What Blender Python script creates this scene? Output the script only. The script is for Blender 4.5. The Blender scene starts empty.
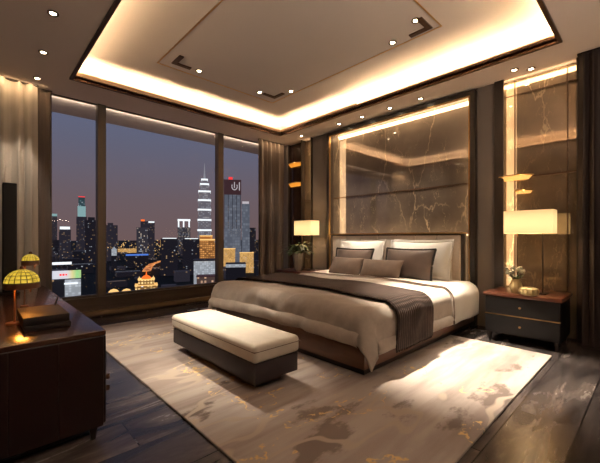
import bpy, bmesh, math, random
from mathutils import Vector, Matrix, noise
random.seed(7)
C = bpy.context.scene.collection
R = math.radians

# ------------------------------------------------------------------ materials
MATS = {}
def newmat(name):
    m = bpy.data.materials.new(name); m.use_nodes = True
    nt = m.node_tree; nt.nodes.clear()
    out = nt.nodes.new('ShaderNodeOutputMaterial')
    b = nt.nodes.new('ShaderNodeBsdfPrincipled')
    nt.links.new(b.outputs[0], out.inputs[0])
    MATS[name] = m
    return m, nt, b, out
def nd(nt, t, **kw):
    n = nt.nodes.new(t)
    for k, v in kw.items():
        if k.startswith('i_'):
            key = k[2:]
            key = int(key) if key.isdigit() else key
            n.inputs[key].default_value = v
        else: setattr(n, k, v)
    return n
def c4(c): return (c[0], c[1], c[2], 1)
def simple(name, col, rough=.5, metal=0, var=.12, scale=8, ior=1.45, emit=None, es=0, bump=0, stretch=(1,1,1), sheen=0, coat=0):
    """noise-varied principled material"""
    m, nt, b, out = newmat(name)
    tc = nd(nt, 'ShaderNodeTexCoord'); mp = nd(nt, 'ShaderNodeMapping'); mp.inputs['Scale'].default_value = stretch
    nt.links.new(tc.outputs['Object'], mp.inputs[0])
    n = nd(nt, 'ShaderNodeTexNoise', i_Scale=scale, i_Detail=5.0)
    nt.links.new(mp.outputs[0], n.inputs['Vector'])
    r = nd(nt, 'ShaderNodeValToRGB')
    r.color_ramp.elements[0].position = .3; r.color_ramp.elements[1].position = .7
    r.color_ramp.elements[0].color = c4([x*(1-var) for x in col]); r.color_ramp.elements[1].color = c4([x*(1+var) for x in col])
    nt.links.new(n.outputs['Fac'], r.inputs[0]); nt.links.new(r.outputs[0], b.inputs['Base Color'])
    b.inputs['Roughness'].default_value = rough; b.inputs['Metallic'].default_value = metal; b.inputs['IOR'].default_value = ior
    if sheen: b.inputs['Sheen Weight'].default_value = sheen
    if coat:
        b.inputs['Coat Weight'].default_value = coat; b.inputs['Coat Roughness'].default_value = .08
    if emit:
        b.inputs['Emission Color'].default_value = c4(emit); b.inputs['Emission Strength'].default_value = es
    if bump:
        bp = nd(nt, 'ShaderNodeBump', i_Strength=bump, i_Distance=.01)
        nt.links.new(n.outputs['Fac'], bp.inputs['Height']); nt.links.new(bp.outputs[0], b.inputs['Normal'])
    return m
def marble(name, base, vein, rough, ior, scale=1.6, vein_w=.02, metal=0, coat=0):
    m, nt, b, out = newmat(name)
    tc = nd(nt, 'ShaderNodeTexCoord')
    n0 = nd(nt, 'ShaderNodeTexNoise', i_Scale=scale*1.3, i_Detail=6.0)
    nt.links.new(tc.outputs['Object'], n0.inputs['Vector'])
    def veins(sc, w, seed):
        mp = nd(nt, 'ShaderNodeMapping'); mp.inputs['Location'].default_value = (seed, seed*.7, seed*1.3)
        mp.inputs['Rotation'].default_value = (.5, .2, .1); mp.inputs['Scale'].default_value = (1, 1.5, .55)
        nt.links.new(tc.outputs['Object'], mp.inputs[0])
        n = nd(nt, 'ShaderNodeTexNoise', i_Scale=sc*1.6, i_Detail=5.0, i_Roughness=.6)
        nt.links.new(mp.outputs[0], n.inputs['Vector'])
        ma = nd(nt, 'ShaderNodeVectorMath', operation='MULTIPLY_ADD'); ma.inputs[1].default_value = (.55, .55, .55)
        nt.links.new(n.outputs['Color'], ma.inputs[0]); nt.links.new(mp.outputs[0], ma.inputs[2])
        vo = nd(nt, 'ShaderNodeTexVoronoi', feature='DISTANCE_TO_EDGE', i_Scale=sc); nt.links.new(ma.outputs[0], vo.inputs['Vector'])
        mr = nd(nt, 'ShaderNodeMapRange', i_1=0.0, i_2=w, i_3=1.0, i_4=0.0); nt.links.new(vo.outputs['Distance'], mr.inputs[0])
        n2 = nd(nt, 'ShaderNodeTexNoise', i_Scale=sc*1.3, i_Detail=2.0); nt.links.new(mp.outputs[0], n2.inputs['Vector'])
        m2 = nd(nt, 'ShaderNodeMapRange', i_1=.47, i_2=.68, i_3=0.0, i_4=1.0); nt.links.new(n2.outputs['Fac'], m2.inputs[0])
        mu = nd(nt, 'ShaderNodeMath', operation='MULTIPLY'); nt.links.new(mr.outputs[0], mu.inputs[0]); nt.links.new(m2.outputs[0], mu.inputs[1])
        return mu
    v1 = veins(scale, vein_w, 3.1); v2 = veins(scale*2.6, vein_w*.9, 8.4)
    ad = nd(nt, 'ShaderNodeMath', operation='MAXIMUM'); nt.links.new(v1.outputs[0], ad.inputs[0]); nt.links.new(v2.outputs[0], ad.inputs[1])
    r = nd(nt, 'ShaderNodeValToRGB')
    r.color_ramp.elements[0].position = .3; r.color_ramp.elements[1].position = .75
    r.color_ramp.elements[0].color = c4([x*.65 for x in base]); r.color_ramp.elements[1].color = c4([x*1.4 for x in base])
    nt.links.new(n0.outputs['Fac'], r.inputs[0])
    mx = nd(nt, 'ShaderNodeMix', data_type='RGBA'); mx.inputs[7].default_value = c4(vein)
    nt.links.new(ad.outputs[0], mx.inputs[0]); nt.links.new(r.outputs[0], mx.inputs[6])
    nt.links.new(mx.outputs[2], b.inputs['Base Color'])
    b.inputs['Roughness'].default_value = rough; b.inputs['IOR'].default_value = ior; b.inputs['Metallic'].default_value = metal
    return m
def emis(name, col, s):
    return simple(name, [x*.5 for x in col], rough=.6, emit=col, es=s, var=.05)

WARM = (1.0, .67, .36)
simple('plaster', (.135, .115, .103), rough=.75, var=.05, scale=3)
simple('ceiling_low_lifted', (.66, .56, .50), rough=.85, var=.02, scale=2)  # lighter copy of the ceiling paint, standing in for light on the lower ring
simple('ceiling_paint', (.60, .54, .51), rough=.85, var=.02, scale=2)
simple('fascia_paint', (.75, .52, .33), rough=.6, var=.03, scale=2)
simple('soffit', (.50, .45, .40), rough=.85, var=.06, scale=6)
simple('bronze', (.085, .045, .026), rough=.32, metal=.7, var=.2, scale=6)
simple('dark_frame', (.022, .015, .012), rough=.35, var=.2, ior=1.5)
simple('gold', (.72, .46, .20), rough=.28, metal=1, var=.1)
simple('dark_metal', (.04, .032, .028), rough=.35, metal=.8)
simple('mullion', (.085, .066, .052), rough=.45, var=.15, scale=4, stretch=(1,1,.1))
simple('sill_wood', (.05, .036, .028), rough=.35, var=.3, scale=5, stretch=(.3,4,4))
simple('sill_trim', (.16, .105, .06), rough=.45, var=.2, scale=5, stretch=(.3,4,4))
simple('walnut', (.012, .0045, .0038), rough=.30, var=.45, scale=5, stretch=(.6,.6,.12), ior=1.5)
simple('walnut_top', (.05, .021, .014), rough=.22, var=.35, scale=7, stretch=(2,.25,1), ior=1.5, coat=.3)
simple('mahogany', (.13, .045, .025), rough=.28, var=.3, scale=8, stretch=(1,.2,1), coat=.3)
simple('bed_wood', (.11, .05, .028), rough=.38, var=.4, scale=6, stretch=(.25,.25,2))
simple('charcoal', (.006, .0058, .0065), rough=.5, var=.12, ior=1.35)
simple('charcoal_soft', (.024, .018, .021), rough=.6, var=.15)
simple('cream_leather', (.72, .66, .56), rough=.5, var=.04, scale=20)
simple('linen_duvet', (.46, .40, .34), rough=.9, var=.05, scale=30, bump=.1, sheen=.15)
simple('linen_white', (.74, .69, .62), rough=.9, var=.03, scale=30, bump=.05, sheen=.15)
simple('pillow_white', (.84, .80, .74), rough=.9, var=.02, scale=20, sheen=.15)
simple('hem_brown', (.16, .11, .085), rough=.8)
simple('satin_brown', (.085, .060, .050), rough=.42, var=.1, scale=10, sheen=.05)
simple('velvet_brown', (.12, .082, .060), rough=.85, var=.1, scale=14, sheen=.08)
simple('black_trim', (.012, .009, .008), rough=.6)
simple('headboard_fabric', (.68, .59, .50), rough=.75, var=.05, scale=40, bump=.06)
simple('curtain_light', (.36, .31, .26), rough=.85, var=.12, scale=3, stretch=(6,6,.1), sheen=.2)
simple('curtain_brown', (.085, .060, .048), rough=.8, var=.15, scale=3, stretch=(6,6,.1), sheen=.2)
simple('curtain_dark', (.020, .012, .010), rough=.7, var=.2, scale=3, stretch=(6,6,.1))
simple('recess_wood', (.030, .016, .012), rough=.22, var=.4, scale=5, stretch=(1,1,.15), coat=.3)
simple('ceramic_yellow', (.62, .47, .22), rough=.3, var=.1, scale=12)
simple('leaf', (.035, .065, .02), rough=.5, var=.4)
simple('flower', (.75, .74, .58), rough=.8, var=.1)
simple('vase_glass', (.40, .36, .30), rough=.12, metal=.6)
simple('black_plastic', (.003, .003, .0035), rough=.7, var=.1)
simple('box_black', (.010, .007, .0065), rough=.6, var=.2)
simple('lamp_brown', (.12, .05, .025), rough=.4, var=.2)
simple('concrete_dark', (.02, .02, .025), rough=.9)
marble('marble_panel', (.165, .135, .112), (.52, .42, .31), .02, 2.2, metal=.5, scale=1.5, vein_w=.022)
marble('bronze_mirror', (.30, .22, .145), (.78, .60, .38), .025, 2.2, metal=.6, scale=1.7, vein_w=.020)
emis('led', (1, .72, .36), 14)
emis('lens', (1, .80, .52), 30)
emis('amber_glow', (1, .38, .04), .55)
emis('gold_glow', (1, .52, .14), .7)

def shade_mat():
    m, nt, b, out = newmat('lamp_shade')
    tc = nd(nt, 'ShaderNodeTexCoord'); sp = nd(nt, 'ShaderNodeSeparateXYZ'); nt.links.new(tc.outputs['Generated'], sp.inputs[0])
    n = nd(nt, 'ShaderNodeTexNoise', i_Scale=3.0); nt.links.new(tc.outputs['Generated'], n.inputs['Vector'])
    # brighter around mid height where the bulb hangs
    a = nd(nt, 'ShaderNodeMath', operation='SUBTRACT', i_1=.42); nt.links.new(sp.outputs[2], a.inputs[0])
    s = nd(nt, 'ShaderNodeMath', operation='POWER', i_1=2.0); nt.links.new(a.outputs[0], s.inputs[0])
    mr = nd(nt, 'ShaderNodeMapRange', i_1=0.0, i_2=.3, i_3=.95, i_4=.55); nt.links.new(s.outputs[0], mr.inputs[0])
    b.inputs['Base Color'].default_value = (.8, .62, .4, 1); b.inputs['Roughness'].default_value = .9
    b.inputs['Emission Color'].default_value = (1, .67, .28, 1)
    nt.links.new(mr.outputs[0], b.inputs['Emission Strength'])
    return m
shade_mat()

def cloche_mat():
    m, nt, b, out = newmat('mosaic_glass')
    uv = nd(nt, 'ShaderNodeUVMap'); sp = nd(nt, 'ShaderNodeSeparateXYZ'); nt.links.new(uv.outputs[0], sp.inputs[0])
    def line(sock, k, w):
        mu = nd(nt, 'ShaderNodeMath', operation='MULTIPLY', i_1=k); nt.links.new(sock, mu.inputs[0])
        fr = nd(nt, 'ShaderNodeMath', operation='FRACT'); nt.links.new(mu.outputs[0], fr.inputs[0])
        gt = nd(nt, 'ShaderNodeMath', operation='GREATER_THAN', i_1=w); nt.links.new(fr.outputs[0], gt.inputs[0])
        return gt
    a = line(sp.outputs[0], 18.0, .17); c = line(sp.outputs[1], 5.0, .17)
    mu = nd(nt, 'ShaderNodeMath', operation='MULTIPLY'); nt.links.new(a.outputs[0], mu.inputs[0]); nt.links.new(c.outputs[0], mu.inputs[1])
    n = nd(nt, 'ShaderNodeTexNoise', i_Scale=9.0); nt.links.new(uv.outputs[0], n.inputs['Vector'])
    mr = nd(nt, 'ShaderNodeMapRange', i_1=.3, i_2=.7, i_3=.25, i_4=.75); nt.links.new(n.outputs['Fac'], mr.inputs[0])
    st = nd(nt, 'ShaderNodeMath', operation='MULTIPLY'); nt.links.new(mr.outputs[0], st.inputs[0]); nt.links.new(mu.outputs[0], st.inputs[1])
    b.inputs['Base Color'].default_value = (.12, .09, .02, 1); b.inputs['Emission Color'].default_value = (1, .68, .06, 1)
    nt.links.new(st.outputs[0], b.inputs['Emission Strength'])
cloche_mat()

def rug_mat():
    m, nt, b, out = newmat('rug_pile')
    tc = nd(nt, 'ShaderNodeTexCoord')
    def nz(scale, st, loc, detail=5.0, rough=.55, dist=0.0):
        mp = nd(nt, 'ShaderNodeMapping'); mp.inputs['Scale'].default_value = st; mp.inputs['Location'].default_value = loc
        nt.links.new(tc.outputs['Object'], mp.inputs[0])
        n = nd(nt, 'ShaderNodeTexNoise', i_Scale=scale, i_Detail=detail, i_Roughness=rough, i_Distortion=dist)
        nt.links.new(mp.outputs[0], n.inputs['Vector']); return n.outputs['Fac']
    def step(s, a, c, lo=0.0, hi=1.0):
        mr = nd(nt, 'ShaderNodeMapRange', i_1=a, i_2=c, i_3=lo, i_4=hi); nt.links.new(s, mr.inputs[0]); return mr.outputs[0]
    def mul(a, c):
        q = nd(nt, 'ShaderNodeMath', operation='MULTIPLY'); nt.links.new(a, q.inputs[0]); nt.links.new(c, q.inputs[1]); return q.outputs[0]
    def mix(f, a, col):
        q = nd(nt, 'ShaderNodeMix', data_type='RGBA'); nt.links.new(f, q.inputs[0])
        if isinstance(a, tuple): q.inputs[6].default_value = c4(a)
        else: nt.links.new(a, q.inputs[6])
        q.inputs[7].default_value = c4(col); return q.outputs[2]
    streak = step(nz(2.2, (.35, 2.6, 1), (0, 0, 0)), .42, .6)
    col = mix(streak, (.43, .375, .34), (.29, .24, .215))
    wash = step(nz(1.1, (.6, 1.4, 1), (4, 1, 0)), .55, .70)
    col = mix(wash, col, (.20, .160, .145))
    # block-edged darker patches
    dist = nd(nt, 'ShaderNodeVectorMath', operation='DISTANCE'); dist.inputs[1].default_value = (1.60, 1.02, 0); nt.links.new(tc.outputs['Object'], dist.inputs[0])
    bias = step(dist.outputs['Value'], .10, .85, .15, 0.0)
    pa = nd(nt, 'ShaderNodeMath', operation='ADD'); nt.links.new(nz(1.5, (.8, 1.6, 1), (9, 3, 0), 6.0, .65), pa.inputs[0]); nt.links.new(bias, pa.inputs[1])
    patch = step(pa.outputs[0], .61, .66)
    col = mix(patch, col, (.145, .112, .098))
    # pale channels
    ch = nz(.9, (.7, 1.5, 1), (2, 7, 0), 3.0)
    s1 = nd(nt, 'ShaderNodeMath', operation='SUBTRACT', i_1=.5); nt.links.new(ch, s1.inputs[0])
    s2 = nd(nt, 'ShaderNodeMath', operation='ABSOLUTE'); nt.links.new(s1.outputs[0], s2.inputs[0])
    col = mix(step(s2.outputs[0], .008, .016, 1.0, 0.0), col, (.42, .35, .29))
    # gold thread outlines
    g = nz(2.3, (1, 1.3, 1), (5, 5, 0), 4.0, .6)
    g1 = nd(nt, 'ShaderNodeMath', operation='SUBTRACT', i_1=.60); nt.links.new(g, g1.inputs[0])
    g2 = nd(nt, 'ShaderNodeMath', operation='ABSOLUTE'); nt.links.new(g1.outputs[0], g2.inputs[0])
    gm = step(g2.outputs[0], .006, .014, 1.0, 0.0)
    fine = step(nz(26, (1, 1, 1), (0, 0, 0), 2.0), .45, .6)
    col = mix(mul(gm, fine), col, (.72, .50, .22))
    nt.links.new(col, b.inputs['Base Color'])
    b.inputs['Roughness'].default_value = 1; b.inputs['Sheen Weight'].default_value = .05
    bp = nd(nt, 'ShaderNodeBump', i_Strength=.25, i_Distance=.01); nt.links.new(nz(160, (1,1,1), (0,0,0)), bp.inputs['Height']); nt.links.new(bp.outputs[0], b.inputs['Normal'])
rug_mat()

def floor_mat():
    m, nt, b, out = newmat('stone_floor')
    tc = nd(nt, 'ShaderNodeTexCoord')
    br = nd(nt, 'ShaderNodeTexBrick', i_Scale=1.0)
    br.inputs['Color1'].default_value = (.6,.6,.6,1); br.inputs['Color2'].default_value = (1,1,1,1); br.inputs['Mortar'].default_value = (.12,.12,.12,1)
    br.inputs['Mortar Size'].default_value = .004; br.inputs['Brick Width'].default_value = 1.2; br.inputs['Row Height'].default_value = .3
    nt.links.new(tc.outputs['Object'], br.inputs['Vector'])
    mp = nd(nt, 'ShaderNodeMapping'); mp.inputs['Scale'].default_value = (.8, 3.6, 1); nt.links.new(tc.outputs['Object'], mp.inputs[0])
    add = nd(nt, 'ShaderNodeVectorMath', operation='MULTIPLY_ADD'); add.inputs[1].default_value = (9,9,9)
    nt.links.new(br.outputs['Color'], add.inputs[0]); nt.links.new(mp.outputs[0], add.inputs[2])
    n = nd(nt, 'ShaderNodeTexNoise', i_Scale=1.6, i_Detail=7.0, i_Roughness=.62, i_Distortion=.5); nt.links.new(add.outputs[0], n.inputs['Vector'])
    r = nd(nt, 'ShaderNodeValToRGB'); e = r.color_ramp.elements
    e[0].position = .36; e[0].color = (0.026, 0.022, 0.023, 1); e[1].position = .56; e[1].color = (0.089, 0.074, 0.071, 1)
    k = e.new(.64); k.color = (0.173, 0.143, 0.128, 1); k = e.new(.70); k.color = (0.076, 0.061, 0.058, 1)
    nt.links.new(n.outputs['Fac'], r.inputs[0])
    mx = nd(nt, 'ShaderNodeMix', data_type='RGBA', blend_type='MULTIPLY'); mx.inputs[0].default_value = 1
    nt.links.new(r.outputs[0], mx.inputs[6]); nt.links.new(br.outputs['Color'], mx.inputs[7])
    nt.links.new(mx.outputs[2], b.inputs['Base Color'])
    rr = nd(nt, 'ShaderNodeMapRange', i_1=.3, i_2=.7, i_3=.14, i_4=.30); nt.links.new(n.outputs['Fac'], rr.inputs[0])
    nt.links.new(rr.outputs[0], b.inputs['Roughness'])
floor_mat()

def weave_mat():
    m, nt, b, out = newmat('woven_throw')
    tc = nd(nt, 'ShaderNodeTexCoord')
    w1 = nd(nt, 'ShaderNodeTexWave', i_Scale=11.0, i_Distortion=1.0, bands_direction='Y'); w2 = nd(nt, 'ShaderNodeTexWave', i_Scale=11.0, i_Distortion=1.0, bands_direction='X')
    n = nd(nt, 'ShaderNodeTexNoise', i_Scale=25.0)
    for w in (w1, w2, n): nt.links.new(tc.outputs['Object'], w.inputs['Vector'])
    mu = nd(nt, 'ShaderNodeMath', operation='MULTIPLY'); nt.links.new(w1.outputs['Fac'], mu.inputs[0]); nt.links.new(w2.outputs['Fac'], mu.inputs[1])
    m2 = nd(nt, 'ShaderNodeMath', operation='MULTIPLY'); nt.links.new(mu.outputs[0], m2.inputs[0]); nt.links.new(n.outputs['Fac'], m2.inputs[1])
    r = nd(nt, 'ShaderNodeValToRGB'); r.color_ramp.elements[0].color = (.018, .011, .009, 1); r.color_ramp.elements[1].color = (.07, .047, .038, 1); r.color_ramp.elements[1].position = .45
    nt.links.new(m2.outputs[0], r.inputs[0]); nt.links.new(r.outputs[0], b.inputs['Base Color'])
    b.inputs['Roughness'].default_value = .85; b.inputs['Specular IOR Level'].default_value = .2
    bp = nd(nt, 'ShaderNodeBump', i_Strength=.5, i_Distance=.01); nt.links.new(mu.outputs[0], bp.inputs['Height']); nt.links.new(bp.outputs[0], b.inputs['Normal'])
weave_mat()

def glass_mat():
    m, nt, b, out = newmat('window_glass')
    tr = nd(nt, 'ShaderNodeBsdfTransparent'); gl = nd(nt, 'ShaderNodeBsdfGlossy', i_Roughness=0.0)
    lw = nd(nt, 'ShaderNodeFresnel', i_IOR=1.15)
    mx = nd(nt, 'ShaderNodeMixShader'); nt.links.new(lw.outputs[0], mx.inputs[0]); nt.links.new(tr.outputs[0], mx.inputs[1]); nt.links.new(gl.outputs[0], mx.inputs[2])
    tr.inputs[0].default_value = (.96, .97, 1, 1)
    nt.links.new(mx.outputs[0], out.inputs[0]); nt.nodes.remove(b)
glass_mat()

def facade(name, wall, lit, frac=.2, cw=4.0, ch=4.0, es=1.2, fill=(.62, .55), glow=(0,0,0), white=.25):  # glow: haze and floodlight painted in as even emission
    """windowed facade; UVs are in metres"""
    m, nt, b, out = newmat(name)
    uv = nd(nt, 'ShaderNodeUVMap'); oi = nd(nt, 'ShaderNodeObjectInfo')
    sc = nd(nt, 'ShaderNodeVectorMath', operation='DIVIDE'); sc.inputs[1].default_value = (cw, ch, 1); nt.links.new(uv.outputs[0], sc.inputs[0])
    fl = nd(nt, 'ShaderNodeVectorMath', operation='FLOOR'); nt.links.new(sc.outputs[0], fl.inputs[0])
    fr = nd(nt, 'ShaderNodeVectorMath', operation='FRACTION'); nt.links.new(sc.outputs[0], fr.inputs[0])
    wn = nd(nt, 'ShaderNodeTexWhiteNoise', noise_dimensions='4D'); nt.links.new(fl.outputs[0], wn.inputs['Vector']); 
    mw = nd(nt, 'ShaderNodeMath', operation='MULTIPLY', i_1=97.0); nt.links.new(oi.outputs['Random'], mw.inputs[0]); nt.links.new(mw.outputs[0], wn.inputs['W'])
    on = nd(nt, 'ShaderNodeMath', operation='GREATER_THAN', i_1=1-frac); nt.links.new(wn.outputs['Value'], on.inputs[0])
    sp = nd(nt, 'ShaderNodeSeparateXYZ'); nt.links.new(fr.outputs[0], sp.inputs[0])
    a = nd(nt, 'ShaderNodeMath', operation='LESS_THAN', i_1=fill[0]); nt.links.new(sp.outputs[0], a.inputs[0])
    c = nd(nt, 'ShaderNodeMath', operation='LESS_THAN', i_1=fill[1]); nt.links.new(sp.outputs[1], c.inputs[0])
    m1 = nd(nt, 'ShaderNodeMath', operation='MULTIPLY'); nt.links.new(a.outputs[0], m1.inputs[0]); nt.links.new(c.outputs[0], m1.inputs[1])
    m2 = nd(nt, 'ShaderNodeMath', operation='MULTIPLY'); nt.links.new(m1.outputs[0], m2.inputs[0]); nt.links.new(on.outputs[0], m2.inputs[1])
    sc2 = nd(nt, 'ShaderNodeSeparateXYZ'); nt.links.new(wn.outputs['Color'], sc2.inputs[0])
    br = nd(nt, 'ShaderNodeMapRange', i_1=0.0, i_2=1.0, i_3=.35*es, i_4=1.3*es); nt.links.new(sc2.outputs[1], br.inputs[0])
    m3 = nd(nt, 'ShaderNodeMath', operation='MULTIPLY'); nt.links.new(m2.outputs[0], m3.inputs[0]); nt.links.new(br.outputs[0], m3.inputs[1])
    wt = nd(nt, 'ShaderNodeMath', operation='LESS_THAN', i_1=white); nt.links.new(sc2.outputs[2], wt.inputs[0])
    lc = nd(nt, 'ShaderNodeMix', data_type='RGBA'); lc.inputs[6].default_value = c4(lit); lc.inputs[7].default_value = (.85, .92, 1, 1); nt.links.new(wt.outputs[0], lc.inputs[0])
    ls = nd(nt, 'ShaderNodeVectorMath', operation='SCALE'); nt.links.new(lc.outputs[2], ls.inputs[0]); nt.links.new(m3.outputs[0], ls.inputs['Scale'])
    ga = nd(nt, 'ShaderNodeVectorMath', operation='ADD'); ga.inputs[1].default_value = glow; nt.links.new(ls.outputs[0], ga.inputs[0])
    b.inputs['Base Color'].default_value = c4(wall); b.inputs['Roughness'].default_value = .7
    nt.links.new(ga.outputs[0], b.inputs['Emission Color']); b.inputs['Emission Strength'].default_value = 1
    return m
AMB = (1, .62, .28)
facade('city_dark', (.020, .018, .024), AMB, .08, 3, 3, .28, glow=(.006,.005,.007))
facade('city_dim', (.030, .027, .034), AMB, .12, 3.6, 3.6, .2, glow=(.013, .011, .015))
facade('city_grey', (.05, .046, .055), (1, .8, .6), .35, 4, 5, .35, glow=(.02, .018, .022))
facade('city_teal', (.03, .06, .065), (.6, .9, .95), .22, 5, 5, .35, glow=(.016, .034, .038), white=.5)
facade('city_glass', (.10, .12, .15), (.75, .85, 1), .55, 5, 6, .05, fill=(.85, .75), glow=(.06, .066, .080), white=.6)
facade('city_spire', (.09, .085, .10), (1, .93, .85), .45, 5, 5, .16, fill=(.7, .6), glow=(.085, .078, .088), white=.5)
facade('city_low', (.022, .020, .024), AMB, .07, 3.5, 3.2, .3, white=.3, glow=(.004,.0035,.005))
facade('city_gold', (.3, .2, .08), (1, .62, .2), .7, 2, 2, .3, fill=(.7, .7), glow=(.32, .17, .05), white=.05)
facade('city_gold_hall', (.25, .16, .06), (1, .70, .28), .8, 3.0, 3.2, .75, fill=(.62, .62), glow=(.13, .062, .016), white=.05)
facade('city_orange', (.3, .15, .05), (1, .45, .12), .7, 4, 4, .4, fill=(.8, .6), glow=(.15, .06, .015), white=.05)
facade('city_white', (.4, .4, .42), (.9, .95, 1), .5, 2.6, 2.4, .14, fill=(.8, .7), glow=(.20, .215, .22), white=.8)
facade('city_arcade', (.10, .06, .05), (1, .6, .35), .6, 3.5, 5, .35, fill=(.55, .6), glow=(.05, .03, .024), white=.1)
emis('city_bright', (.95, 1, 1), .8)
emis('city_teal_bright', (.55, .92, .88), .28)
emis('city_red', (1, .05, .05), .8)
emis('city_redorange', (1, .16, .02), .9)
emis('city_gold_bright', (1, .60, .2), .8)
emis('city_orange_bright', (1, .36, .06), .8)
emis('city_blue', (.12, .3, 1), .5)
simple('city_maroon', (.045, .022, .025), rough=.7, emit=(.05, .022, .024), es=.6)
simple('city_mark', (.3, .3, .3), emit=(.35, .32, .33), es=1)
simple('city_tree', (.008, .010, .009), rough=1)

def billboard_mat():
    m, nt, b, out = newmat('billboard_face')
    tc = nd(nt, 'ShaderNodeTexCoord'); sp = nd(nt, 'ShaderNodeSeparateXYZ'); nt.links.new(tc.outputs['Generated'], sp.inputs[0])
    r = nd(nt, 'ShaderNodeValToRGB'); e = r.color_ramp.elements
    e[0].position = 0; e[0].color = (.1, .35, .9, 1); e[1].position = .2; e[1].color = (.95, .95, 1, 1)
    for p, c in ((.6, (1, .95, .95)), (.75, (1, .85, .25)), (.88, (.35, .9, .2)), (1, (.5, .8, .2))):
        k = e.new(p); k.color = c4(c)
    nt.links.new(sp.outputs[0], r.inputs[0]); nt.links.new(r.outputs[0], b.inputs['Emission Color']); b.inputs['Emission Strength'].default_value = .5
billboard_mat()

def avenue_mat():
    m, nt, b, out = newmat('avenue_traffic')
    tc = nd(nt, 'ShaderNodeTexCoord'); n = nd(nt, 'ShaderNodeTexNoise', i_Scale=.13, i_Detail=3.0); nt.links.new(tc.outputs['Object'], n.inputs['Vector'])
    r = nd(nt, 'ShaderNodeValToRGB'); e = r.color_ramp.elements
    e[0].position = .36; e[0].color = (.10, .022, .004, 1); e[1].position = .66; e[1].color = (1.0, .42, .09, 1)
    k = e.new(.5); k.color = (.55, .16, .03, 1)
    nt.links.new(n.outputs['Fac'], r.inputs[0]); b.inputs['Base Color'].default_value = (.01, .01, .01, 1)
    nt.links.new(r.outputs[0], b.inputs['Emission Color']); b.inputs['Emission Strength'].default_value = 1.0
avenue_mat()
# ------------------------------------------------------------------ mesh helpers
class MB:
    def __init__(s): s.bm = bmesh.new(); s.smooth = False; s.uv = s.bm.loops.layers.uv.new('UVMap')
    def box(s, x0, x1, y0, y1, z0, z1, bev=0, seg=2):
        r = bmesh.ops.create_cube(s.bm, size=1); vs = r['verts']
        for v in vs:
            v.co = Vector(((x0+x1)/2 + v.co.x*(x1-x0), (y0+y1)/2 + v.co.y*(y1-y0), (z0+z1)/2 + v.co.z*(z1-z0)))
        if bev:
            es = {e for v in vs for e in v.link_edges}
            bmesh.ops.bevel(s.bm, geom=list(es), offset=bev, segments=seg, affect='EDGES', profile=.5)
        return s
    def taper(s, cx, cy, z0, z1, r0, r1, n=4, rot=math.pi/4):
        return s.lathe(cx, cy, [(0, z0), (r0, z0), (r1, z1), (0, z1)], n, rot)
    def lathe(s, cx, cy, prof, n=24, rot=0):
        rings = []
        for r, z in prof:
            if r <= 1e-6: rings.append([s.bm.verts.new((cx, cy, z))])
            else: rings.append([s.bm.verts.new((cx + r*math.cos(rot+2*math.pi*k/n), cy + r*math.sin(rot+2*math.pi*k/n), z)) for k in range(n)])
        L = len(rings)
        for i in range(L-1):
            A, B = rings[i], rings[i+1]
            for k in range(n):
                if len(A) == 1 and len(B) == 1: continue
                if len(A) == 1: f = s.bm.faces.new((A[0], B[(k+1) % n], B[k]))
                elif len(B) == 1: f = s.bm.faces.new((A[k], A[(k+1) % n], B[0]))
                else: f = s.bm.faces.new((A[k], A[(k+1) % n], B[(k+1) % n], B[k]))
                for lp in f.loops:
                    kk = k
                    for q in (A, B):
                        if lp.vert in q and len(q) > 1: kk = q.index(lp.vert); 
                    if kk == 0 and k == n-1: kk = n
                    lp[s.uv].uv = (kk/n, (i + (1 if lp.vert in B else 0))/(L-1))
        return s
    def tube(s, pts, r, n=8):
        pts = [Vector(p) for p in pts]; rings = []
        for i, p in enumerate(pts):
            d = (pts[min(i+1, len(pts)-1)] - pts[max(i-1, 0)]).normalized()
            u = d.cross(Vector((0, 0, 1)))
            if u.length < 1e-3: u = d.cross(Vector((1, 0, 0)))
            u.normalize(); w = d.cross(u)
            rr = r[i] if isinstance(r, (list, tuple)) else r
            rings.append([s.bm.verts.new(p + rr*(math.cos(2*math.pi*k/n)*u + math.sin(2*math.pi*k/n)*w)) for k in range(n)])
        for A, B in zip(rings, rings[1:]):
            for k in range(n): s.bm.faces.new((A[k], A[(k+1) % n], B[(k+1) % n], B[k]))
        s.bm.faces.new(rings[0][::-1]); s.bm.faces.new(rings[-1])
        return s
    def grid(s, fn, us, vs):
        V = [[s.bm.verts.new(fn(u, v)) for v in vs] for u in us]
        for i in range(len(us)-1):
            for j in range(len(vs)-1):
                s.bm.faces.new((V[i][j], V[i+1][j], V[i+1][j+1], V[i][j+1]))
        return s
    def quad(s, a, b, c, d):
        s.bm.faces.new([s.bm.verts.new(p) for p in (a, b, c, d)]); return s
    def boxuv(s):
        s.bm.normal_update()
        for f in s.bm.faces:
            n = f.normal
            for lp in f.loops:
                p = lp.vert.co
                lp[s.uv].uv = ((p.x if abs(n.y) > abs(n.x) else p.y) + 500, p.z + 200)
        return s
    def build(s, name, mat, parent=None, local=False, smooth=False, angle=40):
        bmesh.ops.remove_doubles(s.bm, verts=s.bm.verts, dist=1e-5)
        bmesh.ops.recalc_face_normals(s.bm, faces=s.bm.faces)
        if parent and not local:
            o = origin(parent); bmesh.ops.translate(s.bm, verts=s.bm.verts, vec=-o)
        me = bpy.data.meshes.new(name); s.bm.to_mesh(me); s.bm.free()
        if smooth:
            for p in me.polygons: p.use_smooth = True
            try: me.set_sharp_from_angle(angle=R(angle))
            except Exception: pass
        me.materials.append(MATS[mat])
        ob = bpy.data.objects.new(name, me); C.objects.link(ob); ob.parent = parent
        return ob
def origin(o):
    v = Vector((0, 0, 0))
    while o: v += o.location; o = o.parent
    return v
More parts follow.
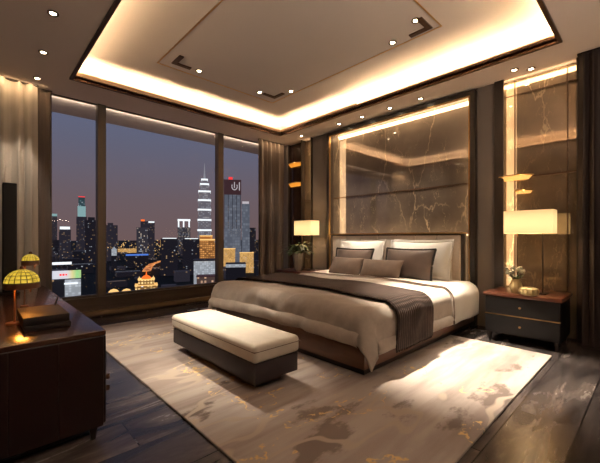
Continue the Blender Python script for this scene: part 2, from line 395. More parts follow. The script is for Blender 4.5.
def tag(o, label=None, cat=None, group=None, kind=None):
    if label: o['label'] = label
    if cat: o['category'] = cat
    if group: o['group'] = group
    if kind: o['kind'] = kind
    return o
def thing(name, loc, label, cat, group=None, rot=(0, 0, 0)):
    o = bpy.data.objects.new(name, None); o.empty_display_size = .1; C.objects.link(o)
    o.location = loc; o.rotation_euler = rot
    return tag(o, label, cat, group)
def struct(name, mb, mat, smooth=False): return tag(mb.build(name, mat, smooth=smooth), kind='structure')
def copy_tree(o, loc=None, label=None, group=None, parent=None):
    c = o.copy(); C.objects.link(c); c.parent = parent
    if loc is not None: c.location = loc
    if label: c['label'] = label
    if group: c['group'] = group
    for ch in list(o.children): copy_tree(ch, parent=c)
    return c
def B(*a, **k): return MB().box(*a, **k)
def area(name, loc, sx, sy, power, col=WARM, direction=(0, 0, -1), spread=180):
    l = bpy.data.lights.new(name, 'AREA'); l.shape = 'RECTANGLE'; l.size = sx; l.size_y = sy; l.energy = power; l.color = col; l.spread = R(spread)
    o = bpy.data.objects.new(name, l); C.objects.link(o); o.location = loc
    return o, l
def strip(name, a, b, width, power, direction, col=WARM, spread=180):
    """linear LED: long axis a-b, shining along direction"""
    a, b, d = Vector(a), Vector(b), Vector(direction).normalized()
    o, l = area(name, (a+b)/2, (b-a).length, width, power, col, spread=spread)
    x = (b-a).normalized(); z = -(d - d.dot(x)*x).normalized(); y = z.cross(x)
    o.rotation_euler = Matrix((x, y, z)).transposed().to_euler()
    return o
def spot(name, loc, target, power, angle=50, blend=.6, col=(1, .84, .66), size=.04):
    l = bpy.data.lights.new(name, 'SPOT'); l.energy = power; l.spot_size = R(angle); l.spot_blend = blend; l.color = col; l.shadow_soft_size = size
    o = bpy.data.objects.new(name, l); C.objects.link(o); o.location = loc
    o.rotation_euler = (Vector(target)-Vector(loc)).to_track_quat('-Z', 'Y').to_euler()
    return o
def point(name, loc, power, col=(1, .68, .36), size=.05):
    l = bpy.data.lights.new(name, 'POINT'); l.energy = power; l.color = col; l.shadow_soft_size = size
    o = bpy.data.objects.new(name, l); C.objects.link(o); o.location = loc; return o
def lin(a, b, n): return [a + (b-a)*i/(n-1) for i in range(n)]

# ------------------------------------------------------------------ room shell
XH, YW, ZC, ZU = 4.374, 5.167, 2.85, 3.06
struct('floor', B(-1.6, 4.75, -1.8, 5.45, -.12, 0), 'stone_floor')
# lower ceiling as a ring round the cove opening, upper ceiling over it
ox0, ox1, oy0, oy1 = .79, 3.84, .63, 4.53
cl = MB()
yc = YW+.06
cl.box(-1.6, ox0, -1.8, yc, ZC, ZC+.03).box(ox1, 4.75, -1.8, yc, ZC, ZC+.03).box(ox0, ox1, -1.8, oy0, ZC, ZC+.03).box(ox0, ox1, oy1, yc, ZC, ZC+.03)
struct('ceiling', cl, 'ceiling_low_lifted')
g = .17
up = MB().box(ox0-g, ox1+g, oy0-g, oy1+g, ZU, ZU+.05)
up.box(ox0-g-.05, ox0-g, oy0-g-.05, oy1+g+.05, ZC+.03, ZU+.05).box(ox1+g, ox1+g+.05, oy0-g-.05, oy1+g+.05, ZC+.03, ZU+.05)
up.box(ox0-g, ox1+g, oy0-g-.05, oy0-g, ZC+.03, ZU+.05).box(ox0-g, ox1+g, oy1+g, oy1+g+.05, ZC+.03, ZU+.05)
struct('ceiling_upper', up, 'ceiling_paint')
t = .03
tr = MB().box(ox0-t, ox1+t, oy0-t, oy0, ZC-.02, ZC+.05).box(ox0-t, ox1+t, oy1, oy1+t, ZC-.02, ZC+.035).box(ox0-t, ox0, oy0, oy1, ZC-.02, ZC+.05).box(ox1, ox1+t, oy0, oy1, ZC-.02, ZC+.05)
struct('trim_1', tr, 'bronze')
fa = MB().box(ox0, ox1, oy1+.003, oy1+.025, ZC+.035, ZC+.085).box(ox1+.003, ox1+.025, 2.9, oy1, ZC+.05, ZC+.085).box(ox1+.003, ox1+.025, oy0, 2.9, ZC+.05, ZC+.065)
struct('trim_2', fa, 'fascia_paint')
gl = MB(); ix0, ix1, iy0, iy1 = 1.5, 3.2, 1.41, 3.96
for a in ((ix0, ix1, iy0, iy0+.012), (ix0, ix1, iy1-.012, iy1), (ix0, ix0+.012, iy0, iy1), (ix1-.012, ix1, iy0, iy1)): gl.box(*a, ZU-.005, ZU+.001)
struct('trim_3', gl, 'gold')
# walls
struct('wall_left', B(-.25, -.15, 1.5, 5.45, 0, ZC), 'plaster')
wl = MB().box(-1.6, -1.5, -1.8, 1.5, 0, ZC).box(-1.5, -.15, 1.5, 1.6, 0, ZC)
struct('wall_entry', wl, 'plaster')
struct('wall_back', B(-1.6, 4.75, -1.9, -1.8, 0, ZC), 'plaster')
struct('wall_right', B(4.55, 4.75, -1.8, 5.45, 0, ZC), 'plaster')
for a, b in ((1.31, 1.5), (3.86, 4.27), (4.94, 5.167), (-1.8, .53)): struct('wall_right_pillar', B(XH, 4.55, a, b, 0, ZC), 'plaster')
# window wall: low parapet, mullions, glass, outer soffit
struct('wall_window', B(-.25, 4.75, YW, YW+.22, 0, .243), 'sill_wood')
struct('trim_4', B(-.25, 4.4, YW-.06, YW, .03, .085), 'sill_trim')
struct('trim_5', B(-.25, 4.4, YW-.02, YW+.22, .243, .262), 'sill_wood')
struct('window_soffit', B(-.6, 5.2, YW+.065, 5.93, ZC-.005, ZC+.25), 'soffit')
mx = [-.2, 1.18, 2.995, 4.3]
k = 1
for a, b in zip(mx, mx[1:]):
    w = thing('window_%d' % k, ((a+b)/2, YW+.05, .262), None, None); tag(w, kind='structure')
    fr = MB().box(a, a+.10, YW, YW+.12, .262, ZC, .004).box(a+.1, b, YW+.03, YW+.09, .262, .292).box(a+.1, b, YW+.03, YW+.075, ZC-.012, ZC)
    fr.build('window_frame', 'mullion', w)
    MB().quad((a+.1, YW+.06, .262), (b, YW+.06, .262), (b, YW+.06, ZC), (a+.1, YW+.06, ZC)).build('pane', 'window_glass', w)
    k += 1

# ------------------------------------------------------------------ headboard wall panels
p = thing('marble_headboard_panel', (XH, 2.68, 0), 'tall backlit brown veined marble panel in a dark frame behind the bed', 'wall panel')
B(4.45, 4.48, 1.5, 3.86, .02, 2.80).build('marble_slab', 'marble_panel', p)
fr = MB().box(4.29, 4.46, 1.50, 1.51, 0, 2.815).box(4.29, 4.46, 3.85, 3.86, 0, 2.815).box(4.29, 4.46, 1.51, 3.85, 2.805, 2.815)
fr.box(4.29, 4.31, 1.51, 1.555, 0, 2.805).box(4.29, 4.31, 3.805, 3.85, 0, 2.805).box(4.29, 4.31, 1.555, 3.805, 2.76, 2.805)
fr.build('frame', 'dark_frame', p)
gi = MB().box(4.286, 4.31, 1.555, 1.572, 0, 2.76).box(4.286, 4.31, 3.788, 3.805, 0, 2.76).box(4.286, 4.31, 1.572, 3.788, 2.748, 2.76)
gi.build('inner_reveal', 'gold', p)
B(4.437, 4.45, 1.515, 3.845, 1.722, 1.735).build('metal_seam', 'bronze', p)

def niche(y0, y1, label, mirror_y0, mirror_y1, fy):
    p = thing('marble_niche_panel', (XH, (y0+y1)/2, 0), label, 'wall panel', 'bedside wall panels')
    B(4.42, 4.45, mirror_y0, mirror_y1, .02, 2.83).build('marble_slab', 'bronze_mirror', p)
    fr = MB()
    for a, b in fy: fr.box(4.34, 4.36 if b-a > .05 else 4.46, a, b, 0, 2.85)
    fr.build('frame', 'dark_frame', p)
    B(4.408, 4.42, mirror_y0, mirror_y1, 1.722, 1.738).build('metal_seam', 'bronze', p); B(4.414, 4.42, mirror_y0, mirror_y1, 2.66, 2.668).build('metal_seam', 'bronze', p)
    return p
pn = niche(.53, 1.31, 'tall bronze mirrored marble panel behind the pale square-shaded lamp at right', .54, 1.305, ((1.21, 1.305), (.53, .562)))
B(4.402, 4.42, .64, .646, .02, 2.83).build('vertical_seam', 'bronze', pn)
B(4.402, 4.42, 1.115, 1.121, .02, 2.83).build('vertical_seam', 'bronze', pn)
niche(4.27, 4.54, 'narrow bronze mirrored marble strip between the far pillar and dark recess', 4.29, 4.52, ((4.27, 4.29), (4.52, 4.54)))
p = thing('dark_wood_panel', (XH, 4.74, 0), 'dark glossy wood recess panel beside the brown corner curtain', 'wall panel')
B(4.42, 4.46, 4.54, 4.94, 0, 2.84).build('panel', 'recess_wood', p)
MB().box(4.38, 4.42, 4.925, 4.94, 0, 2.84).build('edge_strip', 'dark_frame', p)

def arc_lamp(loc, w, h, mat, label):
    """shallow curved glowing shelf lamp fixed to the wall (bulges toward -X)"""
    t = thing('wall_lamp', loc, label, 'wall lamp', 'curved glowing wall lamps')
    n = 14; m = MB(); us = lin(0, math.pi, n)
    def pr(a, s, z): return Vector((loc[0]-.10*s*math.sin(a), loc[1]+w/2*s*math.cos(a), loc[2]+z))
    m.grid(lambda a, v: pr(a, 1-.25*v, h*(1-v)-.0), us, lin(0, 1, 4))
    m.grid(lambda a, v: pr(a, .75*v, 0), us, lin(0, 1, 4))
    m.build('glow_bowl', mat, t, smooth=True)
    r = MB(); r.tube([pr(a, 1.0, h) for a in us], .008, 6); r.build('rim', 'gold', t, smooth=True)
    return t
arc_lamp((4.42, 4.76, 2.41), .36, .055, 'amber_glow', 'upper amber glowing curved wall lamp on dark recess beside the corner curtain')
arc_lamp((4.42, 4.76, 2.03), .36, .06, 'amber_glow', 'lower amber glowing curved wall lamp on dark recess beside the corner curtain')
arc_lamp((4.41, 1.12, 1.70), .36, .045, 'gold_glow', 'long gold crescent wall lamp on marble above the right bedside lamp')
arc_lamp((4.41, 1.03, 1.545), .17, .03, 'gold_glow', 'small gold oval wall lamp just above the right bedside lamp shade')

# ------------------------------------------------------------------ curtains
def curtain(name, axis, a0, a1, off, mat, label, lam, amp, z0=.012, z1=2.845, seed=0):
    t = thing(name, (a0, off, 0) if axis == 'x' else (off, a0, 0), label, 'curtain')
    n = int((a1-a0)/lam*14)
    rnd = random.Random(seed); ph = [rnd.uniform(.75, 1.3) for _ in range(200)]
    def f(u, v):
        s = a0 + (a1-a0)*u
        q = u*(a1-a0)/lam; i = int(q)
        d = amp*math.sin(2*math.pi*(q + .12*math.sin(3.1*q)))*ph[i] * (.75+.25*v) + .01*noise.noise(Vector((s*6, v*2, seed)))
        s2 = s + .018*math.sin(4*math.pi*q)*v
        z = z1 + (z0-z1)*v
        return Vector((s2, off+d, z)) if axis == 'x' else Vector((off+d, s2, z))
    MB().grid(f, lin(0, 1, n), lin(0, 1, 12)).build('drape', mat, t, smooth=True, angle=180)
    h = MB()
    if axis == 'x': h.box(a0, a1, off-.02, off+.02, z1-.012, z1+.002)
    else: h.box(off-.02, off+.02, a0, a1, z1-.012, z1+.002)
    h.build('curtain_track', 'dark_metal', t)
    return t
curtain('curtain', 'x', -.12, .53, 5.06, 'curtain_light', 'pale beige pleated curtain at the left end of the window', .125, .036, z1=2.849, seed=1)
curtain('curtain', 'x', .50, .672, 5.128, 'curtain_brown', 'narrow brown pleated curtain between the beige curtain and left window pane', .085, .018, seed=2)
curtain('curtain', 'x', 3.70, 4.30, 4.98, 'curtain_brown', 'brown pleated curtain in the far corner right of the window', .10, .04, seed=3)
curtain('curtain', 'y', -.75, .545, 4.27, 'curtain_dark', 'very dark brown pleated curtain at the right edge beside the nightstand', .085, .035, seed=4)

# ------------------------------------------------------------------ rug
rug = MB()
rug.box(.87, 3.68, .645, 4.52, .001, .016, .005)
tag(rug.build('rug', 'rug_pile'), 'large beige rug with brown abstract patches and gold outlines under the bed', 'rug')

# ------------------------------------------------------------------ bed
bed = thing('bed', (3.2, 2.56, .016), 'wide double bed with walnut base and channelled beige headboard', 'bed')
pf = MB().box(2.07, 4.25, 1.49, 3.63, .07, .30, .012); pf.build('platform', 'bed_wood', bed, smooth=True)
MB().box(2.12, 4.25, 1.53, 3.59, .0162, .07).build('plinth', 'dark_frame', bed)
MB().box(2.10, 4.20, 1.50, 3.60, .30, .50, .05, 4).build('mattress', 'linen_white', bed, smooth=True)
hb = MB().box(4.20, 4.285, 1.59, 3.66, .10, 1.10, .008); hbo = hb.build('headboard', 'dark_frame', bed, smooth=True)
ys = lin(1.625, 3.625, 8)
for a, b in zip(ys, ys[1:]):
    MB().box(4.165, 4.215, a+.001, b-.001, .30, 1.085, .016, 3).build('headboard_panel', 'headboard_fabric', hbo, smooth=True)
MB().box(4.155, 4.285, 1.59, 3.66, 1.10, 1.118, .003).build('headboard_cap', 'gold', hbo)

# cloth over the bed: arc-length mapping with rounded edges and hanging corners
X0, Y0, Y1, ZT, RR = 2.02, 1.415, 3.665, .53, .11
def roll(d):
    if d <= 0: return 0, 0
    q = RR*math.pi/2
    if d < q: return RR*math.sin(d/RR), RR*(1-math.cos(d/RR))
    return RR, RR + d - q
def wrinkle(x, y, a, b):
    w = .020*noise.noise(Vector((x*1.6, y*1.6, 3))) + .006*noise.noise(Vector((x*5, y*5, 1)))
    if a > 0:   # foot side: slanting folds
        w += .030*min(1, a*6)*noise.noise(Vector((y*3.6 + a*3.0, a*1.6, 7))) + .020*min(1, a*8)*noise.noise(Vector((y*9 - a*5, a*3, 4)))
    if b > 0: w += .014*min(1, b*6)*noise.noise(Vector((x*4.2 + b*1.6, b*1.2, 2)))
    # soft pull lines just above the foot edge
    k = math.exp(-((x-X0-.10)/.22)**2)
    w += .022*k*noise.noise(Vector((y*6+x*5, x*1.5, 9)))
    return w
def cloth(x, y, off=0.0, puff=0.0, crn=1.0):
    """x, y are flat-sheet coordinates; beyond the edges the sheet rolls over and hangs"""
    a = max(0, X0+RR-x); bl = max(0, Y0+RR-y); br = max(0, y-(Y1-RR)); b = max(bl, br); sg = -1 if bl > 0 else 1
    r = (a**2.6 + b**2.6)**(1/2.6); hyp = math.hypot(a, b)
    cx = max(x, X0+RR); cy = min(max(y, Y0+RR), Y1-RR)
    nx = -a/hyp if r else 0; ny = sg*b/hyp if r else 0
    h, dz = roll(r)
    corner = 2*a*b/(hyp*hyp) if r else 0
    h += .30*max(0, dz-.1)*corner*crn
    ang = min(r/RR, math.pi/2)
    w = wrinkle(x, y, a, b) + off
    crown = .022*math.exp(-((y-2.54)/.85)**4)
    hx = h + w*math.sin(ang) + puff*math.sin(ang)
    return Vector((cx + nx*hx, cy + ny*hx, ZT + crown - dz + w*math.cos(ang)))
FA, SA = .335, .395      # flat lengths of the foot and side hangs
fx0, fy0, fy1 = X0+RR-FA, Y0+RR-SA, Y1-RR+SA
dv = MB().grid(lambda u, v: cloth(u, v), lin(fx0, 3.62, 84), lin(fy0, fy1, 110))
duvet = dv.build('duvet', 'linen_duvet', smooth=True, angle=180)
tag(duvet, 'beige puffy duvet draped over the foot and sides of the bed', 'duvet')
sol = duvet.modifiers.new('thick', 'SOLIDIFY'); sol.thickness = .03; sol.offset = -1
hm = MB().grid(lambda u, v: cloth(u, v, .006 + .026*math.sin(math.pi*min(1, max(0, (u-fx0+.012)/.112)))**.7), lin(fx0-.012, fx0+.10, 10), lin(fy0+.33, fy1-.3, 90))
sh = MB().grid(lambda u, v: cloth(u, v, .004 + .022*math.sin(math.pi*min(1, max(0, (v-fy0+.012)/.102)))**.7), lin(fx0+.33, 3.40, 70), lin(fy0-.012, fy0+.09, 10))
sh.build('hem_band', 'linen_duvet', duvet, smooth=True, angle=180)
ho = hm.build('hem_band', 'linen_duvet', duvet, smooth=True, angle=180)
# white folded-back part near the pillows
td = MB().grid(lambda u, v: cloth(u, v, .016), lin(3.42, 4.12, 26), lin(fy0-.005, fy1+.005, 110))
tdo = td.build('folded_sheet', 'linen_white', smooth=True, angle=180)
tag(tdo, 'white folded-back bed sheet with a brown piped edge in front of the pillows', 'bed sheet')
sol = tdo.modifiers.new('thick', 'SOLIDIFY'); sol.thickness = .02; sol.offset = -1
pp = MB().tube([cloth(3.425, v, .020) for v in lin(fy0-.004, fy1+.004, 90)], .008, 6)
pp.build('piping', 'hem_brown', tdo, smooth=True)
# woven runner
rn = MB().grid(lambda u, v: cloth(u, v, .022), lin(2.36, 2.97, 24), lin(fy0-.02, fy1+.02, 120))
ro = rn.build('bed_runner', 'woven_throw', smooth=True, angle=180)
tag(ro, 'dark brown woven bed runner laid across the foot of the duvet', 'bed runner')
sol = ro.modifiers.new('thick', 'SOLIDIFY'); sol.thickness = .014; sol.offset = 1
for side in (fy0-.02, fy1+.02):
    fg = MB()
    for u in lin(2.365, 2.965, 40):
        q = cloth(u, side, .024); fg.tube([q, q + Vector((random.uniform(-.004, .004), 0, -.022))], .004, 4)
    tag(fg.build('fringe', 'woven_throw', ro), kind='stuff')

# ------------------------------------------------------------------ pillows
def pillow(name, w, h, t, mat, loc, lean, yaw, label, flange=0, edge=None, group=None, piping=False, seed=0, roll_=0):
    th = thing(name, loc, label, 'pillow', group, rot=(R(-lean), R(roll_), R(-90+yaw)))
    fl = 1-flange
    def surf(u, v, s):
        k = max(abs(u), abs(v))
        x = w/2*u*(1-.055*(1-v*v)*abs(u)); z = h/2 + h/2*v*(1-.075*(1-u*u)*abs(v))
        uu, vv = min(1, abs(u)/fl), min(1, abs(v)/fl)
        th_ = max(0, (1-uu**2.4)*(1-vv**2.4))**.5
        y = s*(t/2*th_*(1-.12*v) + .004)
        y += .012*th_*noise.noise(Vector((x*6+seed, z*6, s*2)))
        return Vector((x, y, z))
    n = 30; us = [math.sin(math.pi/2*q) for q in lin(-1, 1, n)]
    m = MB(); m.grid(lambda u, v: surf(u, v, 1), us, us); m.grid(lambda u, v: surf(u, v, -1), us, us)
    rim = [(u, -1) for u in us] + [(1, v) for v in us[1:]] + [(u, 1) for u in us[::-1][1:]] + [(-1, v) for v in us[::-1][1:]]
    for (a, b), (c, d) in zip(rim, rim[1:]): m.quad(surf(a, b, 1), surf(c, d, 1), surf(c, d, -1), surf(a, b, -1))
    m.build('cushion', mat, th, local=True, smooth=True, angle=60)
    if edge:
        loop = [Vector((surf(a, b, 1).x, 0, surf(a, b, 1).z)) for a, b in rim]
        MB().tube(loop, .009 if piping else .013, 6).build('piping' if piping else 'border', edge, th, local=True, smooth=True)
    return th
zt = .55
G1 = 'pillows on the bed'
pillow('pillow', .80, .50, .17, 'pillow_white', (4.06, 3.04, zt-.015), 12, 0, 'white flanged pillow on the far side of the bed against the headboard', .06, 'pillow_white', G1, True, 1)
pillow('pillow', .80, .50, .15, 'pillow_white', (4.09, 2.09, zt-.015), 8, 0, 'white pillow wedged behind another against the near end of the headboard', .06, 'pillow_white', G1, True, 2)
pillow('pillow', .82, .50, .18, 'pillow_white', (3.94, 2.07, zt-.015), 16, 2, 'large white flanged pillow on the near side behind the dark satin cushion', .06, 'pillow_white', G1, True, 3)
pillow('cushion', .65, .38, .15, 'satin_brown', (3.79, 2.98, zt-.012), 18, 0, 'black-edged brown satin cushion on the far side of the bed', .05, 'black_trim', G1, False, 4)
pillow('cushion', .65, .40, .16, 'satin_brown', (3.76, 2.11, zt-.012), 18, 0, 'black-edged brown satin cushion on the near side of the bed', .05, 'black_trim', G1, False, 5)
pillow('cushion', .56, .27, .14, 'velvet_brown', (3.60, 2.95, zt-.008), 26, -3, 'small plain brown cushion at the far side, in front of satin cushion', .02, None, G1, False, 6)
pillow('cushion', .56, .27, .14, 'velvet_brown', (3.57, 2.37, zt-.008), 28, 3, 'small plain brown cushion at the front middle of the bed', .02, None, G1, False, 7)

# ------------------------------------------------------------------ bench
b = thing('bench', (1.51, 2.45, .016), 'long cream leather topped bench with dark base at the foot of the bed', 'bench')
MB().box(1.305, 1.715, 1.80, 3.10, .222, .345, .032, 4).build('cushion', 'cream_leather', b, smooth=True)
MB().box(1.3035, 1.7165, 1.7985, 3.1015, .300, .305, .002).build('seam', 'hem_brown', b)
MB().box(1.318, 1.705, 1.812, 3.088, .085, .224, .012).build('base', 'charcoal_soft', b, smooth=True)
MB().box(1.40, 1.63, 1.92, 2.98, .0162, .085).build('plinth', 'dark_frame', b)

# ------------------------------------------------------------------ nightstands
def nightstand(loc, label):
    x, y = loc[0], loc[1]; t = thing('nightstand', (x, y, 0), label, 'nightstand', 'bedside nightstands')
    MB().box(x-.23, x+.25, y-.315, y+.315, .085, .46, .006).build('carcass', 'charcoal', t, smooth=True)
    MB().box(x-.26, x+.27, y-.33, y+.33, .462, .498, .004).build('top', 'mahogany', t, smooth=True)
    for z0, z1 in ((.095, .272), (.284, .455)):
        d = MB().box(x-.248, x-.23, y-.312, y+.312, z0, z1, .004).build('drawer', 'charcoal', t, smooth=True)
        zc = (z0+z1)/2
        MB().lathe(0, 0, [(0, 0), (.005, 0), (.005, .012), (.011, .016), (.011, .022), (0, .025)], 14).build('knob', 'gold', d, local=True, smooth=True)
        kn = d.children[0]; kn.location = (-.248, 0, zc); kn.rotation_euler = (0, R(-90), 0)
    MB().box(x-.251, x-.228, y-.316, y+.316, .274, .282).build('trim_line', 'gold', t)
    for sx, sy in ((-.20, -.28), (-.20, .28), (.2, -.28), (.2, .28)):
        MB().taper(x+sx, y+sy, 0, .086, .014, .026).build('leg', 'dark_metal', t)
    return t
ns = nightstand((4.08, .925), 'black two-drawer nightstand with red-brown top at the right of the bed')
copy_tree(ns, (4.08, 4.30, 0), 'black nightstand with red-brown top beyond the far side of the bed')

# ------------------------------------------------------------------ bedside lamps
def table_lamp(loc, w, d, z0, z1, label):
    x, y, z = loc; t = thing('table_lamp', loc, label, 'table lamp', 'bedside table lamps')
    MB().box(x-.06, x+.06, y-.15, y+.15, z, z+.012, .003).build('base', 'dark_metal', t)
    for sy in (-.11, .11):
        MB().tube([(x, y+sy, z+.012), (x, y+sy, z1-.04)], .006, 8).build('rod', 'dark_metal' if sy < 0 else 'bronze', t, smooth=True)
    pts = []
    m = MB(); rr = .025
    for zz in (z0, z1):
        ring = []
        for cx, cy, a0 in ((x+d/2-rr, y+w/2-rr, 0), (x-d/2+rr, y+w/2-rr, 90), (x-d/2+rr, y-w/2+rr, 180), (x+d/2-rr, y-w/2+rr, 270)):
            for q in range(5):
                a = R(a0 + 90*q/4); ring.append(m.bm.verts.new((cx+rr*math.cos(a), cy+rr*math.sin(a), zz)))
        pts.append(ring)
    n = len(pts[0])
    for i in range(n): m.bm.faces.new((pts[0][i], pts[0][(i+1) % n], pts[1][(i+1) % n], pts[1][i]))
    m.build('lamp_shade', 'lamp_shade', t, smooth=True)
    MB().tube([(x, y-.11, z0+.06), (x, y+.11, z0+.06)], .006, 6).build('crossbar', 'dark_metal', t)
    return t
table_lamp((4.05, .895, .498), .425, .20, 1.095, 1.325, 'wide box-shaded table lamp on the right nightstand, shade glowing pale yellow')
table_lamp((4.12, 4.17, .498), .42, .22, 1.10, 1.345, 'table lamp with glowing pale shade on the far nightstand behind a plant')
point('bulb_right', (4.05, .895, 1.17), 7); point('bulb_left', (4.12, 4.17, 1.19), 7)

# ------------------------------------------------------------------ vases
def ribbed(cx, cy, prof, mat, name, label, cat):
    t = thing(name, (cx, cy, prof[0][1]), label, cat); m = MB(); n = 36
    rings = []
    for r, z in prof:
        rings.append([m.bm.verts.new((cx + r*(1+.05*math.cos(12*2*math.pi*k/n))*math.cos(2*math.pi*k/n), cy + r*(1+.05*math.cos(12*2*math.pi*k/n))*math.sin(2*math.pi*k/n), z)) for k in range(n)])
    for A, Bq in zip(rings, rings[1:]):
        for k in range(n): m.bm.faces.new((A[k], A[(k+1) % n], Bq[(k+1) % n], Bq[k]))
    m.bm.faces.new(rings[0][::-1])
    m.build('body', mat, t, smooth=True); return t
z = .4985
v = ribbed(3.93, 0.985, [(.035, z), (.052, z+.03), (.057, z+.06), (.048, z+.10), (.033, z+.13), (.036, z+.142), (.03, z+.135), (.028, z+.10)], 'ceramic_yellow', 'flower_vase', 'small ribbed yellow vase of pale flowers on the right nightstand', 'vase')
rnd = random.Random(4)
st = MB(); fl = MB(); lf = MB()
for i in range(13):
    a = rnd.uniform(0, 6.28); r = .085*math.sqrt(rnd.random()); top = Vector((3.93+r*math.cos(a), 0.985+r*math.sin(a), z+.18+rnd.uniform(0, .07)))
    st.tube([(3.93, 0.985, z+.10), (3.93+r*.4*math.cos(a), 0.985+r*.4*math.sin(a), z+.15), top], .0025, 5)
    for q in range(9):
        w = Vector((rnd.gauss(0, 1), rnd.gauss(0, 1), rnd.gauss(0, 1))).normalized()*.016
        mm = bmesh.ops.create_icosphere(fl.bm, subdivisions=1, radius=.011)
        bmesh.ops.translate(fl.bm, verts=mm['verts'], vec=top+w)
def leaf(m, base, d, L, W, droop=.3):
    d = Vector(d).normalized(); side = d.cross(Vector((0, 0, 1)))
    if side.length < .05: side = Vector((1, 0, 0))
    side.normalize()
    prev = None
    for i in range(6):
        q = i/5; p = Vector(base) + d*L*q + Vector((0, 0, -droop*L*q*q)); ww = W*math.sin(math.pi*(.08+.9*q))**.8 if i < 5 else .0005
        cur = (m.bm.verts.new(p-side*ww), m.bm.verts.new(p+Vector((0, 0, -.15*ww))), m.bm.verts.new(p+side*ww))
        if prev:
            m.bm.faces.new((prev[0], cur[0], cur[1], prev[1])); m.bm.faces.new((prev[1], cur[1], cur[2], prev[2]))
        prev = cur
for i in range(16):
    a = rnd.uniform(0, 6.28); leaf(lf, (3.93+.02*math.cos(a), 0.985+.02*math.sin(a), z+.14), (math.cos(a), math.sin(a), rnd.uniform(.2, 1.4)), rnd.uniform(.06, .10), .012)
st.build('stems', 'leaf', v); tag(fl.build('blossoms', 'flower', v, smooth=True), kind='stuff'); lf.build('leaves', 'leaf', v, smooth=True)
ribbed(3.84, .855, [(.045, z), (.075, z+.015), (.083, z+.04), (.075, z+.066), (.05, z+.078), (.035, z+.074), (.06, z+.06)], 'ceramic_yellow', 'bowl', 'squat ribbed pale yellow bowl beside the flower vase', 'bowl')
# plant in a tapered vase on the far nightstand
px_, py_ = 3.90, 4.14
pv = thing('potted_plant', (px_, py_, z), 'bushy green plant in a tapered metallic vase below the far lamp', 'potted plant')
MB().lathe(px_, py_, [(0, z), (.055, z), (.06, z+.02), (.105, z+.30), (.098, z+.30), (.05, z+.03), (0, z+.03)], 8).build('vase', 'vase_glass', pv)
lf = MB(); rnd = random.Random(9)
for i in range(170):
    a = rnd.uniform(0, 6.28); e = rnd.uniform(-.15, .9); r = rnd.uniform(0, .20)
    bz = z+.30+rnd.uniform(0, .16)
    leaf(lf, (px_+r*math.cos(a), py_+r*1.25*math.sin(a), bz), (math.cos(a), math.sin(a), e), rnd.uniform(.08, .16), .016, .5)
lf.build('leaves', 'leaf', pv, smooth=True)
sm = MB()
for i in range(14):
    a = i*.45*2; sm.tube([(px_, py_, z+.2), (px_+.08*math.cos(a), py_+.08*math.sin(a), z+.34), (px_+.19*math.cos(a), py_+.22*math.sin(a), z+.40)], .004, 5)
sm.build('stems', 'leaf', pv)

# ------------------------------------------------------------------ console and what stands on it
cx0, cx1, cy0, cy1 = -.12, .482, 1.985, 4.28
co = thing('console', (.18, 3.13, 0), 'long dark walnut console with tapered legs along the left wall', 'console')
MB().box(cx0, cx1, cy0, cy1, .075, .545, .006).build('carcass', 'walnut', co, smooth=True)
MB().box(cx0-.005, cx1+.008, cy0-.008, cy1+.008, .546, .572, .005).build('top', 'walnut_top', co, smooth=True)
for a, b2 in ((cx0+.004, .10), (.103, .285), (.288, cx1-.004)):
    MB().box(a, b2, cy0-.006, cy0+.002, .08, .543, .002).build('end_board', 'walnut', co)
for i in range(4):
    a = cy0 + .01 + i*.572; d = MB().box(cx1-.002, cx1+.012, a, a+.56, .085, .54, .003).build('door', 'walnut', co)
    hy = a + (.05 if i % 2 else .06)
    for zz in (.30, .24):
        h = MB(); h.lathe(0, 0, [(0, 0), (.008, 0), (.010, .012), (.016, .02), (.014, .03), (0, .033)], 12)
        bmesh.ops.transform(h.bm, matrix=Matrix.Translation((cx1+.012, hy, zz)) @ Matrix.Rotation(R(90), 4, 'Y'), verts=h.bm.verts)
        h.build('handle', 'lamp_brown', d, smooth=True)
for sx, sy in ((cx0+.06, cy0+.05), (cx1-.04, cy0+.05), (cx0+.06, cy1-.05), (cx1-.04, cy1-.05)):
    MB().taper(sx, sy, 0, .077, .014, .028).build('leg', 'dark_metal', co)
zt2 = .5722
bx = thing('storage_box', (.27, 2.36, zt2), 'flat black lidded box lying on the console beside the dome lamps', 'box')
def rotbox(x0, x1, y0, y1, z0, z1, bev): return B(x0, x1, y0, y1, z0, z1, bev=bev)
rotbox(.175, .375, 2.20, 2.56, zt2, zt2+.028, .003).build('body', 'box_black', bx, smooth=True)
rotbox(.170, .368, 2.20, 2.555, zt2+.029, zt2+.072, .004).build('lid', 'box_black', bx, smooth=True)
tag(MB().tube([(.345, 2.50, zt2+.077), (.36, 2.53, zt2+.115)], [.006, .004], 8).build('pen', 'black_plastic'), 'thin black pen leaning up from the lid of the black box', 'pen')
